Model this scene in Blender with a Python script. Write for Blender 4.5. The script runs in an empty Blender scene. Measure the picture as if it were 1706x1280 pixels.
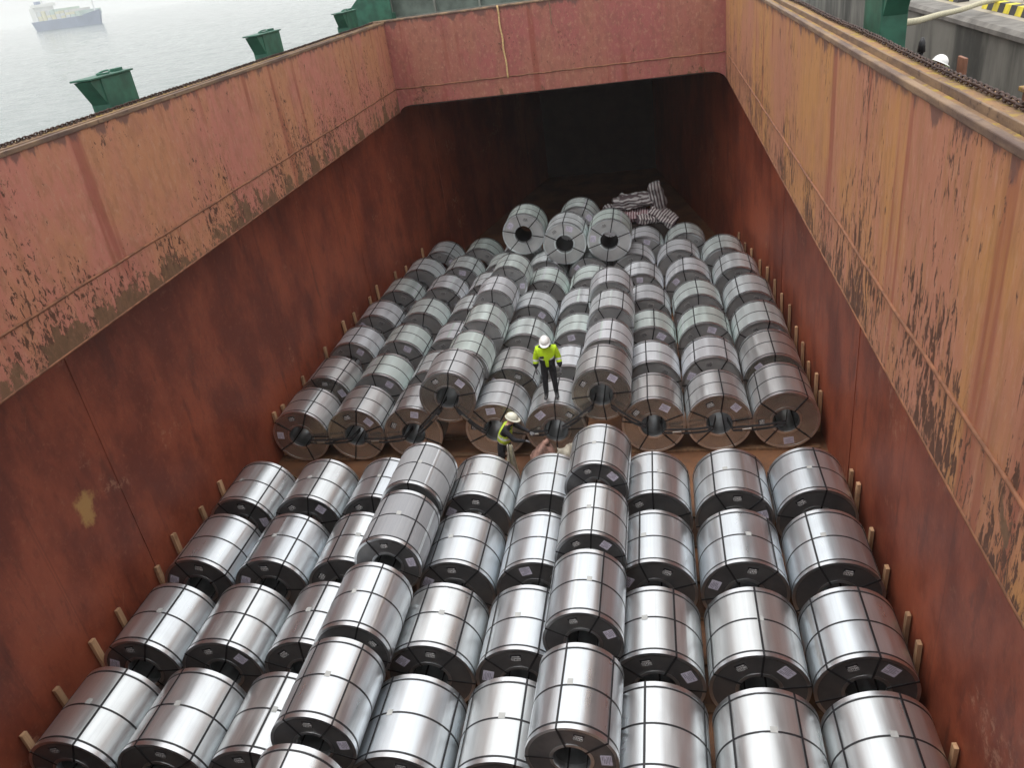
import bpy, math, random
from mathutils import Vector, Matrix, noise as mnoise

# ------------------------------------------------------------------ camera, sky, sun, exposure
SC = bpy.context.scene
COL = SC.collection
R_ = Vector((0.98093979, 0.14627293, -0.12791149))
U_ = Vector((0.04121626, 0.48666964, 0.87261325))
F_ = Vector((-0.18989034, 0.86125309, -0.4713648))
CAM = Vector((2.489, 0.0, 10.605))
cd = bpy.data.cameras.new('camera'); cam = bpy.data.objects.new('camera', cd); COL.objects.link(cam)
cd.lens = 28.156; cd.sensor_width = 36; cd.clip_start = 0.05; cd.clip_end = 30000
cam.matrix_world = Matrix(((R_.x, U_.x, -F_.x, CAM.x), (R_.y, U_.y, -F_.y, CAM.y), (R_.z, U_.z, -F_.z, CAM.z), (0, 0, 0, 1)))
SC.camera = cam

SUN_EL, SUN_AZ = math.radians(72), math.radians(235)     # azimuth clockwise from +Y
w = bpy.data.worlds.new('World'); SC.world = w; w.use_nodes = True
nt = w.node_tree; bg = nt.nodes['Background']
sky = nt.nodes.new('ShaderNodeTexSky'); sky.sky_type = 'NISHITA'; sky.sun_disc = False
sky.sun_elevation = SUN_EL; sky.sun_rotation = SUN_AZ; sky.air_density = 1.0; sky.dust_density = 6.0; sky.ozone_density = 1.0
# an overcast dome: the Nishita sky veiled by even grey cloud, a little brighter overhead than at the horizon
hs = nt.nodes.new('ShaderNodeHueSaturation'); hs.inputs['Saturation'].default_value = 0.10; nt.links.new(sky.outputs[0], hs.inputs['Color'])
tc = nt.nodes.new('ShaderNodeTexCoord'); sx = nt.nodes.new('ShaderNodeSeparateXYZ'); nt.links.new(tc.outputs['Generated'], sx.inputs[0])
mr = nt.nodes.new('ShaderNodeMapRange'); nt.links.new(sx.outputs[2], mr.inputs[0]); mr.inputs[1].default_value = 0; mr.inputs[2].default_value = 1
mr.inputs[3].default_value = 2.9; mr.inputs[4].default_value = 5.0
cl = nt.nodes.new('ShaderNodeCombineColor'); 
for k in range(3): nt.links.new(mr.outputs[0], cl.inputs[k])
mx = nt.nodes.new('ShaderNodeMix'); mx.data_type = 'RGBA'; mx.inputs[0].default_value = .85
nt.links.new(hs.outputs[0], mx.inputs[6]); nt.links.new(cl.outputs[0], mx.inputs[7]); nt.links.new(mx.outputs[2], bg.inputs['Color'])
bg.inputs['Strength'].default_value = 0.15
sl = bpy.data.lights.new('sun', 'SUN'); sl.energy = 0.6; sl.angle = math.radians(40); sl.color = (1, 0.97, 0.93)
so = bpy.data.objects.new('sun', sl); COL.objects.link(so)
sd = Vector((math.sin(SUN_AZ) * math.cos(SUN_EL), math.cos(SUN_AZ) * math.cos(SUN_EL), math.sin(SUN_EL)))
so.rotation_euler = sd.to_track_quat('Z', 'Y').to_euler(); so.location = (0, 0, 60)
SC.view_settings.view_transform = 'Standard'; SC.view_settings.look = 'None'
SC.view_settings.gamma = 1; SC.view_settings.exposure = 1.25; SC.view_settings.use_curve_mapping = False
SC.render.engine = 'CYCLES'
SC.cycles.max_bounces = 8; SC.cycles.diffuse_bounces = 4; SC.cycles.glossy_bounces = 5; SC.cycles.volume_bounces = 1

RND = random.Random(7)
# ------------------------------------------------------------------ helpers
def link(o, parent=None):
    COL.objects.link(o)
    if parent is not None: o.parent = parent
    return o
def tag(o, label=None, cat=None, group=None, kind=None):
    if label: o['label'] = label
    if cat: o['category'] = cat
    if group: o['group'] = group
    if kind: o['kind'] = kind
    return o
def empty(name, loc=(0, 0, 0), rz=0.0):
    o = bpy.data.objects.new(name, None); o.empty_display_size = .2
    o.location = loc; o.rotation_euler = (0, 0, rz); return link(o)
class MB:
    def __init__(s): s.v = []; s.f = []; s.m = []
    def add(s, vs, fs, mi=0):
        b = len(s.v); s.v += [tuple(v) for v in vs]
        for f in fs: s.f.append(tuple(b + i for i in f)); s.m.append(mi)
        return s
    def box(s, lo, hi, mi=0, M=None):
        x0, y0, z0 = lo; x1, y1, z1 = hi
        vs = [(x0, y0, z0), (x1, y0, z0), (x1, y1, z0), (x0, y1, z0), (x0, y0, z1), (x1, y0, z1), (x1, y1, z1), (x0, y1, z1)]
        if M is not None: vs = [M @ Vector(v) for v in vs]
        return s.add(vs, [(0, 3, 2, 1), (4, 5, 6, 7), (0, 1, 5, 4), (1, 2, 6, 5), (2, 3, 7, 6), (3, 0, 4, 7)], mi)
    def prism(s, poly, axis, a, b, mi=0):
        """poly of 2-D points extruded along axis from a to b (axis 0:x -> (y,z), 1:y -> (x,z), 2:z -> (x,y))"""
        def mk(p, t): return {0: (t, p[0], p[1]), 1: (p[0], t, p[1]), 2: (p[0], p[1], t)}[axis]
        n = len(poly); vs = [mk(p, a) for p in poly] + [mk(p, b) for p in poly]
        fs = [tuple(range(n - 1, -1, -1)), tuple(range(n, 2 * n))] + [(i, (i + 1) % n, n + (i + 1) % n, n + i) for i in range(n)]
        return s.add(vs, fs, mi)
    def tube(s, pts, r, n=8, mi=0, closed=False, cap=True):
        pts = [Vector(p) for p in pts]; m = len(pts); vs = []; fs = []
        rr = r if isinstance(r, (list, tuple)) else [r] * m
        up = Vector((0, 0, 1)); prev = None
        for i, p in enumerate(pts):
            a = pts[(i - 1) % m] if (closed or i > 0) else p; b = pts[(i + 1) % m] if (closed or i < m - 1) else p
            d = (b - a).normalized()
            if prev is None:
                e = d.cross(up)
                if e.length < 1e-3: e = d.cross(Vector((1, 0, 0)))
            else: e = prev - d * prev.dot(d)
            e.normalize(); g = d.cross(e); prev = e
            for k in range(n):
                t = 2 * math.pi * k / n; vs.append(p + (e * math.cos(t) + g * math.sin(t)) * rr[i])
        for i in range(m if closed else m - 1):
            for k in range(n):
                j = (i + 1) % m; fs.append((i * n + k, i * n + (k + 1) % n, j * n + (k + 1) % n, j * n + k))
        if cap and not closed: fs += [tuple(range(n - 1, -1, -1)), tuple(range((m - 1) * n, m * n))]
        return s.add(vs, fs, mi)
    def lathe_y(s, prof, n=72, mi=0, closed=False):
        """prof: (radius, y) pairs (optionally with material of the segment after it)"""
        m = len(prof); vs = []; fs = []
        for q in prof:
            for k in range(n):
                t = 2 * math.pi * k / n; vs.append((q[0] * math.sin(t), q[1], q[0] * math.cos(t)))
        b = len(s.v); s.v += vs
        for i in range(m if closed else m - 1):
            j = (i + 1) % m
            for k in range(n):
                s.f.append((b + i * n + k, b + i * n + (k + 1) % n, b + j * n + (k + 1) % n, b + j * n + k))
                s.m.append(prof[i][2] if len(prof[i]) > 2 else mi)
        return s
    def ribbon(s, pts, width_dirs, width, th, mi=0):
        """flat strap along pts; width_dirs one vector or one for each point"""
        pts = [Vector(p) for p in pts]; m = len(pts); vs = []; fs = []
        for i, p in enumerate(pts):
            d = (pts[min(i + 1, m - 1)] - pts[max(i - 1, 0)]).normalized()
            wd = Vector(width_dirs[i] if isinstance(width_dirs, list) else width_dirs)
            wd = (wd - d * wd.dot(d)).normalized(); nn = d.cross(wd)
            for a, c in ((-1, -1), (1, -1), (1, 1), (-1, 1)): vs.append(p + wd * a * width / 2 + nn * c * th / 2)
        for i in range(m - 1):
            for k in range(4): fs.append((i * 4 + k, i * 4 + (k + 1) % 4, i * 4 + 4 + (k + 1) % 4, i * 4 + 4 + k))
        fs += [(3, 2, 1, 0), ((m - 1) * 4, (m - 1) * 4 + 1, (m - 1) * 4 + 2, (m - 1) * 4 + 3)]
        return s.add(vs, fs, mi)
    def mesh(s, name, mats, smooth=False, auto=None):
        me = bpy.data.meshes.new(name); me.from_pydata(s.v, [], s.f); me.update()
        for mt in (mats if isinstance(mats, (list, tuple)) else [mats]): me.materials.append(mt)
        me.polygons.foreach_set('material_index', s.m)
        import bmesh
        bm = bmesh.new(); bm.from_mesh(me); bmesh.ops.recalc_face_normals(bm, faces=bm.faces); bm.to_mesh(me); bm.free()
        if smooth: me.shade_smooth()
        if auto is not None: me.set_sharp_from_angle(angle=math.radians(auto))
        return me
    def build(s, name, mats, parent=None, smooth=False, auto=None, bevel=0):
        o = link(bpy.data.objects.new(name, s.mesh(name, mats, smooth, auto)), parent)
        if bevel:
            b = o.modifiers.new('bevel', 'BEVEL'); b.width = bevel; b.segments = 2; b.limit_method = 'ANGLE'
        return o
def inst(name, me, parent, loc=(0, 0, 0), rot=(0, 0, 0)):
    o = bpy.data.objects.new(name, me); o.location = loc; o.rotation_euler = rot; return link(o, parent)

# ------------------------------------------------------------------ materials
class NT:
    def __init__(s, name):
        s.mat = bpy.data.materials.new(name); s.mat.use_nodes = True; s.t = s.mat.node_tree
        s.b = s.t.nodes['Principled BSDF']; s.out = s.t.nodes['Material Output']
    def n(s, typ, **kw):
        o = s.t.nodes.new('ShaderNode' + typ)
        for k, v in kw.items(): setattr(o, k, v)
        return o
    def put(s, sock, v):
        if isinstance(v, bpy.types.NodeSocket): s.t.links.new(v, sock)
        else: sock.default_value = v
    def coord(s, scale=(1, 1, 1), kind='Object', rnd=0):
        c = s.n('TexCoord'); v = c.outputs[kind]
        if rnd:
            oi = s.n('ObjectInfo'); m = s.n('Math', operation='MULTIPLY'); s.put(m.inputs[0], oi.outputs['Random']); m.inputs[1].default_value = rnd
            a = s.n('VectorMath', operation='ADD'); s.put(a.inputs[0], v); s.put(a.inputs[1], m.outputs[0]); v = a.outputs[0]
        k = s.n('VectorMath', operation='MULTIPLY'); s.put(k.inputs[0], v); k.inputs[1].default_value = scale
        return k.outputs[0]
    def noise(s, vec, scale=1, detail=4, rough=.55, dist=0):
        o = s.n('TexNoise'); s.put(o.inputs['Vector'], vec); o.inputs['Scale'].default_value = scale
        o.inputs['Detail'].default_value = detail; o.inputs['Roughness'].default_value = rough; o.inputs['Distortion'].default_value = dist
        return o.outputs[0]
    def ramp(s, v, lo, hi, a=0., b=1.):
        o = s.n('MapRange'); o.interpolation_type = 'SMOOTHSTEP'; s.put(o.inputs[0], v)
        o.inputs[1].default_value = lo; o.inputs[2].default_value = hi; o.inputs[3].default_value = a; o.inputs[4].default_value = b
        return o.outputs[0]
    def math(s, op, a, b=0., c=0.):
        o = s.n('Math', operation=op); s.put(o.inputs[0], a); s.put(o.inputs[1], b); s.put(o.inputs[2], c); return o.outputs[0]
    def mix(s, f, a, b):
        o = s.n('Mix', data_type='RGBA'); s.put(o.inputs[0], f)
        for k, v in ((6, a), (7, b)):
            s.put(o.inputs[k], v if isinstance(v, bpy.types.NodeSocket) else (*v, 1))
        return o.outputs[2]
    def sep(s, v):
        o = s.n('SeparateXYZ'); s.put(o.inputs[0], v); return o.outputs
    def bump(s, h, strength=.3, dist=.01):
        o = s.n('Bump'); s.put(o.inputs['Height'], h); o.inputs['Strength'].default_value = strength; o.inputs['Distance'].default_value = dist
        s.put(s.b.inputs['Normal'], o.outputs[0]); return o
    def fin(s, col=None, rough=None, metal=None):
        if col is not None: s.put(s.b.inputs['Base Color'], col if isinstance(col, bpy.types.NodeSocket) else (*col, 1))
        if rough is not None: s.put(s.b.inputs['Roughness'], rough)
        if metal is not None: s.put(s.b.inputs['Metallic'], metal)
        return s.mat

def simple(name, col, rough=.6, metal=0., var=.15, scale=6, bump=0.):
    n = NT(name); c = n.coord(rnd=10); z = n.noise(c, scale, 5)
    d = tuple(x * (1 - var) for x in col); l = tuple(min(1, x * (1 + var)) for x in col)
    if bump: n.bump(z, bump, .01)
    return n.fin(n.mix(n.ramp(z, .3, .7), d, l), rough, metal)

def m_coaming(name, pink, ochre, zt, zb, zw, flake_bias, dark_patch, vert, thr=.635):
    """old painted plate: streaky primer, rust runs, flaked patches thickest along the lower edge"""
    n = NT(name); p = n.coord(); xyz = n.sep(p); z = xyz[2]
    st = n.noise(n.coord((1.1, 1.1, .16)), 1.0, 5, .6)
    big = n.noise(n.coord((.35, .35, .5)), 1.0, 3, .5)
    base = n.mix(n.ramp(n.math('ADD', st, n.math('MULTIPLY', n.math('SUBTRACT', big, .5), .9)), .36, .66), pink, ochre)
    fine = n.noise(n.coord((9, 9, 1.1) if vert else (4.5, 4.5, 2.2)), 1.0, 7, .7)
    base = n.mix(n.ramp(fine, .46, .62, 0, .55), base, tuple(c * .66 for c in ochre))
    base = n.mix(n.ramp(n.noise(n.coord((16, 16, 5) if vert else (9, 9, 6)), 1, 7, .75), .5, .66, 0, .5), base, (.46, .25, .16))
    base = n.mix(n.ramp(n.noise(n.coord((.9, .9, .7)), 1, 6, .7), .5, .7, 0, .45), base, tuple(c * .72 for c in pink))
    # long rust runs
    run = n.noise(n.coord((2.1, 2.1, .10)), 1.0, 4, .55)
    base = n.mix(n.ramp(run, .57, .66, 0, .6), base, (.22, .05, .028))
    # flakes: denser near the bottom
    low = n.ramp(z, zb - .1, zw + 1.3, 1, 0)
    fl = n.noise(n.coord((13, 13, 3.4 if vert else 7)), 1.0, 9, .74, .5)
    fl2 = n.noise(n.coord((.7, .7, .45)), 1.0, 3, .6)
    f = n.math('ADD', fl, n.math('ADD', n.math('MULTIPLY', low, flake_bias), n.math('MULTIPLY', n.math('SUBTRACT', fl2, .5), .5)))
    fm = n.ramp(f, thr, thr + .025)
    base = n.mix(fm, base, n.mix(n.noise(p, 9, 4), (.05, .020, .011), (.13, .05, .024)))
    # bare brown patches along the lower edge
    pt = n.noise(n.coord((2.6, 2.6, 1.5)), 1.0, 9, .72, .5)
    lo2 = n.ramp(z, zb - .05, zw + .25, 1, 0)
    pm = n.ramp(n.math('ADD', pt, n.math('ADD', n.math('MULTIPLY', lo2, dark_patch), n.math('MULTIPLY', n.math('SUBTRACT', fl2, .5), .4))), .68, .70)
    base = n.mix(n.math('MULTIPLY', pm, .9), base, n.mix(n.noise(p, 5, 7, .7), (.085, .045, .023), (.19, .105, .05)))
    # dark ragged stain under the top edge
    top = n.ramp(z, zt - .45, zt, 0, 1)
    tm = n.ramp(n.math('ADD', n.noise(n.coord((3, 3, 1)), 1, 6, .6), n.math('MULTIPLY', top, .33)), .74, .82)
    base = n.mix(n.math('MULTIPLY', tm, .8), base, (.12, .06, .05))
    h = n.math('SUBTRACT', n.noise(n.coord((2, 2, 2)), 1, 3), n.math('MULTIPLY', n.math('MAXIMUM', fm, pm), .35))
    n.bump(h, .5, .02)
    return n.fin(base, .62)

PINK, OCHRE = (.36, .13, .09), (.36, .165, .07)
ZT, ZW, ZB = 9.15, 7.05, 6.30
M = {}
M['coaming_sea'] = m_coaming('coaming_sea', (.43, .16, .115), (.425, .19, .095), ZT, ZB, ZW, .10, .22, False, .62)
M['coaming_quay'] = m_coaming('coaming_quay', (.385, .16, .095), (.43, .205, .068), ZT, ZB, ZW, .10, .06, True, .60)
M['coaming_end'] = m_coaming('coaming_end', (.30, .088, .078), (.30, .115, .078), ZT, ZB, ZW, .02, .12, False)

def m_holdwall():
    n = NT('hold_wall_paint'); p = n.coord()
    st = n.noise(n.coord((.8, .8, .45)), 1, 7, .66)
    big = n.noise(p, .35, 4, .55)
    c = n.mix(n.ramp(n.math('ADD', st, n.math('MULTIPLY', n.math('SUBTRACT', big, .5), .8)), .33, .68), (.15, .031, .016), (.30, .072, .034))
    c = n.mix(n.ramp(n.noise(n.coord((6, 6, 2.5)), 1, 7, .72), .5, .75, 0, .5), c, (.11, .024, .014))
    c = n.mix(n.ramp(n.noise(p, 10, 7, .75), .52, .72, 0, .5), c, (.33, .12, .06))
    c = n.mix(n.ramp(n.noise(n.coord((1.5, 1.5, .5)), 1, 7, .72), .54, .66, 0, .55), c, (.09, .022, .014))
    # thin run-down rust lines and slanting scrapes left by cargo
    c = n.mix(n.ramp(n.noise(n.coord((7, 7, .06)), 1, 3, .5), .64, .70, 0, .3), c, (.075, .018, .012))
    sc = n.n('VectorMath', operation='DOT_PRODUCT'); n.put(sc.inputs[0], p); sc.inputs[1].default_value = (0, .55, .83)
    sc2 = n.n('VectorMath', operation='DOT_PRODUCT'); n.put(sc2.inputs[0], p); sc2.inputs[1].default_value = (0, .83, -.55)
    cb = n.n('CombineXYZ'); n.put(cb.inputs[0], n.math('MULTIPLY', sc.outputs['Value'], .7)); n.put(cb.inputs[1], n.math('MULTIPLY', sc2.outputs['Value'], 16))
    c = n.mix(n.math('MULTIPLY', n.ramp(n.noise(cb.outputs[0], 1, 4, .6), .66, .70), n.ramp(n.noise(p, .8, 2), .45, .6, 0, .5)), c, (.36, .16, .09))
    # rubbed spots
    sp = n.noise(n.coord((.55, .55, .75)), 1, 2); sp2 = n.noise(p, 7, 6, .75)
    c = n.mix(n.math('MULTIPLY', n.ramp(sp, .63, .68), n.ramp(sp2, .5, .62, 0, .55)), c, (.42, .22, .14))
    # the ochre primer patch on the sea-side wall
    dv = n.n('VectorMath', operation='SUBTRACT'); n.put(dv.inputs[0], p); dv.inputs[1].default_value = (-7.35, 9.75, 3.25)
    dm = n.n('VectorMath', operation='MULTIPLY'); n.put(dm.inputs[0], dv.outputs[0]); dm.inputs[1].default_value = (1, 2.2, 1.7)
    ln = n.n('VectorMath', operation='LENGTH'); n.put(ln.inputs[0], dm.outputs[0])
    k = n.math('ADD', n.math('MULTIPLY', ln.outputs['Value'], -.55), n.noise(n.coord((2.5, 2.5, 2.2)), 1, 6, .7))
    c = n.mix(n.ramp(k, .12, .34, 0, .8), c, (.45, .27, .09))
    wave = n.math('MULTIPLY', n.math('SINE', n.math('MULTIPLY', n.sep(p)[1], 8.4)), .09)
    n.bump(n.math('ADD', n.math('ADD', n.noise(p, 1.1, 4), wave), n.math('MULTIPLY', n.noise(p, 18, 5), .06)), .8, .03)
    return n.fin(c, .5)
M['hold_wall'] = m_holdwall()
M['shade_dark'] = simple('underdeck_shade', (.024, .016, .013), .7, 0, .3, 2)  # near-black colour carries the deep shade at the hold's dark end
def m_floor():
    n = NT('hold_floor_paint'); p = n.coord(); a = n.noise(p, .8, 6, .6); b = n.noise(p, 6, 6, .7)
    c = n.mix(n.ramp(a, .35, .65), (.11, .046, .021), (.20, .092, .042)); c = n.mix(n.ramp(b, .5, .75, 0, .6), c, (.07, .04, .03))
    n.bump(b, .4, .01); return n.fin(c, .6)
M['floor'] = m_floor()

def m_wrap(name, rlo, rhi, tint, dif):
    n = NT(name); oi = n.n('ObjectInfo'); r = oi.outputs['Random']
    st = n.noise(n.coord((5.0, .02, 5.0), rnd=20), 1, 1, .4)
    st2 = n.noise(n.coord((26, .4, 26), rnd=20), 1, 4, .6)
    sp = n.noise(n.coord((3, 3, 3), rnd=20), 1, 2, .5)
    c = n.mix(n.ramp(r, 0, 1), tint[0], tint[1])
    c = n.mix(n.ramp(st2, .35, .75, 0, .25), c, (.5, .51, .52))
    c = n.mix(n.ramp(sp, .5, .75, 0, .12), c, (.50, .50, .51))
    rg = n.math('ADD', n.ramp(st, .3, .7, rlo, rhi), n.math('MULTIPLY', n.ramp(sp, .4, .7), .03))
    n.b.inputs['Anisotropic'].default_value = 0.0
    dent = n.noise(n.coord((2.2, 1.6, 2.2), rnd=20), 1, 3, .5)
    n.bump(n.math('ADD', st, n.math('MULTIPLY', dent, .55)), .17, .035)
    sc = n.noise(n.coord((7, 1.2, 7), rnd=20), 1, 2, .5)
    rg = n.math('ADD', rg, n.ramp(sc, .45, .75, 0, .09))
    c = n.mix(n.ramp(r, .55, 1, 0, .22), c, (.52, .55, .54))
    return n.fin(c, rg, dif)
M['wrap_near'] = m_wrap('galvanised_wrap_bright', .27, .40, ((.72, .77, .81), (.79, .82, .83)), .90)
M['wrap_grey'] = m_wrap('grey_paper_wrap', .45, .55, ((.30, .31, .33), (.34, .35, .37)), .25)
M['wrap_mid'] = m_wrap('galvanised_wrap_middle', .30, .42, ((.66, .69, .71), (.72, .73, .73)), .9)
M['wrap_far'] = m_wrap('galvanised_wrap_dull', .36, .50, ((.60, .69, .66), (.72, .74, .79)), .70)
def m_face(name, c0, c1, rough):
    n = NT(name); s = n.sep(n.coord()); r = n.math('SQRT', n.math('ADD', n.math('MULTIPLY', s[0], s[0]), n.math('MULTIPLY', s[2], s[2])))
    g = n.noise(n.coord((2, 2, 2), rnd=20), 1, 5, .6)
    wv = n.math('SINE', n.math('MULTIPLY', r, 420))
    n.bump(n.math('ADD', n.math('MULTIPLY', wv, .3), n.math('MULTIPLY', g, 2)), .12, .01)
    return n.fin(n.mix(n.ramp(g, .3, .7), c0, c1), rough, .85)
M['face'] = m_face('coil_end_cover', (.20, .20, .21), (.29, .29, .29), .40)
M['face_mirror'] = m_face('coil_end_reflecting', (.42, .40, .37), (.55, .52, .47), .26)
M['bore'] = simple('bore_steel', (.40, .42, .43), .3, .9, .2, 3)
M['ring'] = simple('edge_ring_steel', (.76, .78, .80), .34, 1., .06, 5)
M['strap'] = simple('strap_steel', (.014, .014, .017), .5, 0., .25, 8)
M['lash'] = simple('lashing_webbing', (.016, .016, .018), .75, 0, .3, 20)
M['buckle'] = simple('buckle_zinc', (.6, .6, .58), .35, 1., .1, 10)
M['black_print_bore_shade'] = simple('black_print_bore_shade', (.02, .02, .024), .5)
M['white_print'] = simple('white_print', (.75, .75, .75), .5, 0, .05)
M['paper'] = simple('label_paper', (.58, .55, .66), .7, 0, .06)
M['paper_ink'] = simple('label_ink', (.16, .15, .2), .7, 0, .1)
M['tape'] = simple('tape_patch', (.42, .43, .42), .5, 0, .08)
def m_wood(name, a, b):
    n = NT(name); g = n.noise(n.coord((14, 14, 1.2), rnd=30), 1, 5, .6); n.bump(g, .3, .004)
    oi = n.n('ObjectInfo'); c = n.mix(n.ramp(g, .3, .7), a, b); c = n.mix(n.ramp(oi.outputs['Random'], .3, 1, 0, .55), c, tuple(x * .45 for x in a))
    return n.fin(n.mix(n.ramp(n.noise(n.coord((4, 4, 3), rnd=30), 1, 5), .5, .7, 0, .5), c, (.12, .07, .045)), .8)
M['timber'] = m_wood('pale_timber', (.48, .27, .14), (.66, .43, .25))
M['board'] = m_wood('dunnage_timber', (.14, .075, .04), (.27, .15, .075))
M['green'] = simple('green_deck_paint', (.022, .105, .068), .5, 0, .25, 4, .2)
M['hatch'] = simple('hatch_cover_paint', (.115, .145, .125), .6, 0, .35, 2, .3)
M['hatch_rib'] = simple('hatch_rib_paint', (.19, .205, .18), .6, 0, .2, 3)
def m_topplate():
    n = NT('coaming_top_rust'); p = n.coord(); a = n.noise(n.coord((3, 1.2, 3)), 1, 7, .65); b = n.noise(p, 5, 7, .7); c3 = n.noise(p, 14, 6, .75)
    c = n.mix(n.ramp(a, .35, .65), (.19, .115, .065), (.31, .17, .075)); c = n.mix(n.ramp(b, .5, .6, 0, .75), c, (.36, .25, .03))
    c = n.mix(n.ramp(c3, .58, .7), c, (.06, .026, .014)); n.bump(n.math('ADD', b, c3), .8, .015); return n.fin(c, .75)
M['top_rust'] = m_topplate()
def m_rail():
    n = NT('rail_rust'); p = n.coord(); a = n.noise(n.coord((4, .8, 4)), 1, 7, .65); b = n.noise(p, 9, 6, .7)
    c = n.mix(n.ramp(a, .35, .65), (.10, .06, .045), (.25, .16, .09)); c = n.mix(n.ramp(b, .58, .68, 0, .8), c, (.045, .022, .018)); n.bump(b, .7, .01)
    return n.fin(c, .65)
M['rail'] = m_rail()
M['chain'] = simple('chain_rust', (.06, .035, .028), .6, .4, .5, 9, .4)
M['weld'] = simple('weld_bead_rust', (.20, .08, .038), .65, 0, .35, 5, .4)
def m_concrete():
    n = NT('quay_concrete'); p = n.coord(); st = n.noise(n.coord((.55, .55, .12)), 1, 6, .65); b = n.noise(p, 1.2, 7, .7)
    c = n.mix(n.ramp(st, .36, .62), (.05, .05, .044), (.21, .205, .18)); c = n.mix(n.ramp(b, .45, .75, 0, .5), c, (.15, .145, .12))
    n.bump(b, .5, .02); return n.fin(c, .8)
M['concrete'] = m_concrete()
M['quay_top'] = simple('quay_paving', (.33, .295, .235), .85, 0, .18, .9, .3)
M['lip'] = simple('quay_lip', (.16, .15, .135), .8, 0, .3, 2, .4)
M['yellow'] = simple('kerb_yellow', (.60, .50, .03), .6, 0, .2, 4)
M['kerb_black'] = simple('kerb_black', (.03, .028, .03), .6, 0, .2, 4)
M['rope'] = simple('rope_fibre', (.45, .42, .30), .85, 0, .25, 30, .5)
M['cloth_strip'] = simple('frayed_rope_strip', (.52, .36, .17), .85, 0, .2, 20)
M['brown_plate'] = simple('brown_plate', (.19, .085, .05), .65, 0, .3, 3)
def m_sea():
    n = NT('sea_water'); p = n.coord()
    a = n.noise(n.coord((.12, .30, 1)), 1, 4, .6, .5); b = n.noise(n.coord((.5, 1.1, 1)), 1, 3, .6)
    n.bump(n.math('ADD', a, n.math('MULTIPLY', b, .45)), .5, .5); n.b.inputs['IOR'].default_value = 1.33
    return n.fin((.105, .14, .13), .08)
M['sea'] = m_sea()

# ------------------------------------------------------------------ the setting: sea, hold, deck
sea = MB(); NRr, NAz = 520, 330; vs = []; fs = []          # wave-shaped sheet, finer towards the ship
for i in range(NRr):
    r = 24 * (9000 / 24) ** ((i / (NRr - 1)) ** 1.25)
    amp = .17 if r < 500 else .17 * (500 / r) ** .5
    for j in range(NAz):
        t = math.radians(-86 + 84 * j / (NAz - 1)); x = CAM.x + r * math.sin(t); y = r * math.cos(t)
        z = amp * (mnoise.noise(Vector((x * .13 + y * .05, y * .30, 0))) * 1.3 + mnoise.noise(Vector((x * .45, y * .75 - x * .1, 3.3))) * .55 + mnoise.noise(Vector((x * .03, y * .05, 7))) * .9)
        vs.append((x, y, -1 + z))
for i in range(NRr - 1):
    for j in range(NAz - 1): fs.append((i * NAz + j, i * NAz + j + 1, (i + 1) * NAz + j + 1, (i + 1) * NAz + j))
sea.add(vs, fs); sea.add([(-9000, -2000, -1.6), (9.9, -2000, -1.6), (9.9, 9000, -1.6), (-9000, 9000, -1.6)], [(0, 1, 2, 3)])
sea.build('sea', M['sea'], None, True)['kind'] = 'structure'
WL = [(-6, -7.35), (21, -7.35), (24.5, -7.12), (28.4, -6.35), (42, -3.2)]
WR = [(-6, 5.97), (21, 5.97), (24.5, 5.75), (28.4, 5.12), (42, 2.4)]
def wall_x(side, y):
    T = WL if side < 0 else WR
    for (a, xa), (b, xb) in zip(T, T[1:]):
        if a <= y <= b: return xa + (xb - xa) * (y - a) / (b - a)
    return T[-1][1]
def hold_wall(side, name):
    T = WL if side < 0 else WR; mb = MB(); t = .12 * side
    poly = [(x, y) for y, x in T] + [(x + t, y) for y, x in reversed(T)]
    mb.prism(poly, 2, -.06, 6.44)
    o = mb.build(name, M['hold_wall']); o['kind'] = 'structure'
    # raised vertical butt welds between the wall plates
    for y in ((10.6, 24.0, 30.5) if side < 0 else (13.9, 22.6)):
        x = wall_x(side, y) - .006 * side
        MB().tube([(x, y, .0), (x, y, 3.1), (x, y + .01, 6.4)], .008, 6).build('weld_seam', M['hold_wall'], o, True)
    return o
hold_wall(-1, 'wall_left'); hold_wall(1, 'wall_right')
MB().box((-9.0, -6.2, -.36), (8.0, 42.2, -.06)).build('floor', M['floor'])['kind'] = 'structure'
MB().box((-8.9, 42.0, -.05), (7.9, 42.14, 6.43)).build('wall_far', M['shade_dark'])['kind'] = 'structure'  # far wall's shade is put into its colour
MB().box((-8.9, -6.15, -.05), (7.9, -6.0, 6.43)).build('wall_near', M['hold_wall'])['kind'] = 'structure'
XL, XR, YE, YN = -6.08, 4.72, 27.55, -.7
dk = MB()
dk.box((-9.3, -6.3, 6.45), (XL - .05, YE + .05, 6.75)); dk.box((XR + .05, -6.3, 6.45), (8.3, YE + .05, 6.75))
dk.box((-9.3, YE + .052, 6.45), (8.3, 43, 6.75)); dk.box((XL - .045, -6.3, 6.45), (XR + .045, YN - .05, 6.75))
dk.build('deck', [M['shade_dark']])['kind'] = 'structure'
hl = MB(); hl.box((-9.42, -6.3, -3), (-9.3, 43, 7.0)); hl.box((8.3, -6.3, -3), (8.42, 43, 7.0)); hl.box((-9.3, 43, -3), (8.3, 43.12, 7.0)); hl.box((-9.3, -6.42, -3), (8.3, -6.3, 7.0))
hl.build('hull', M['brown_plate'])['kind'] = 'structure'

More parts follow.
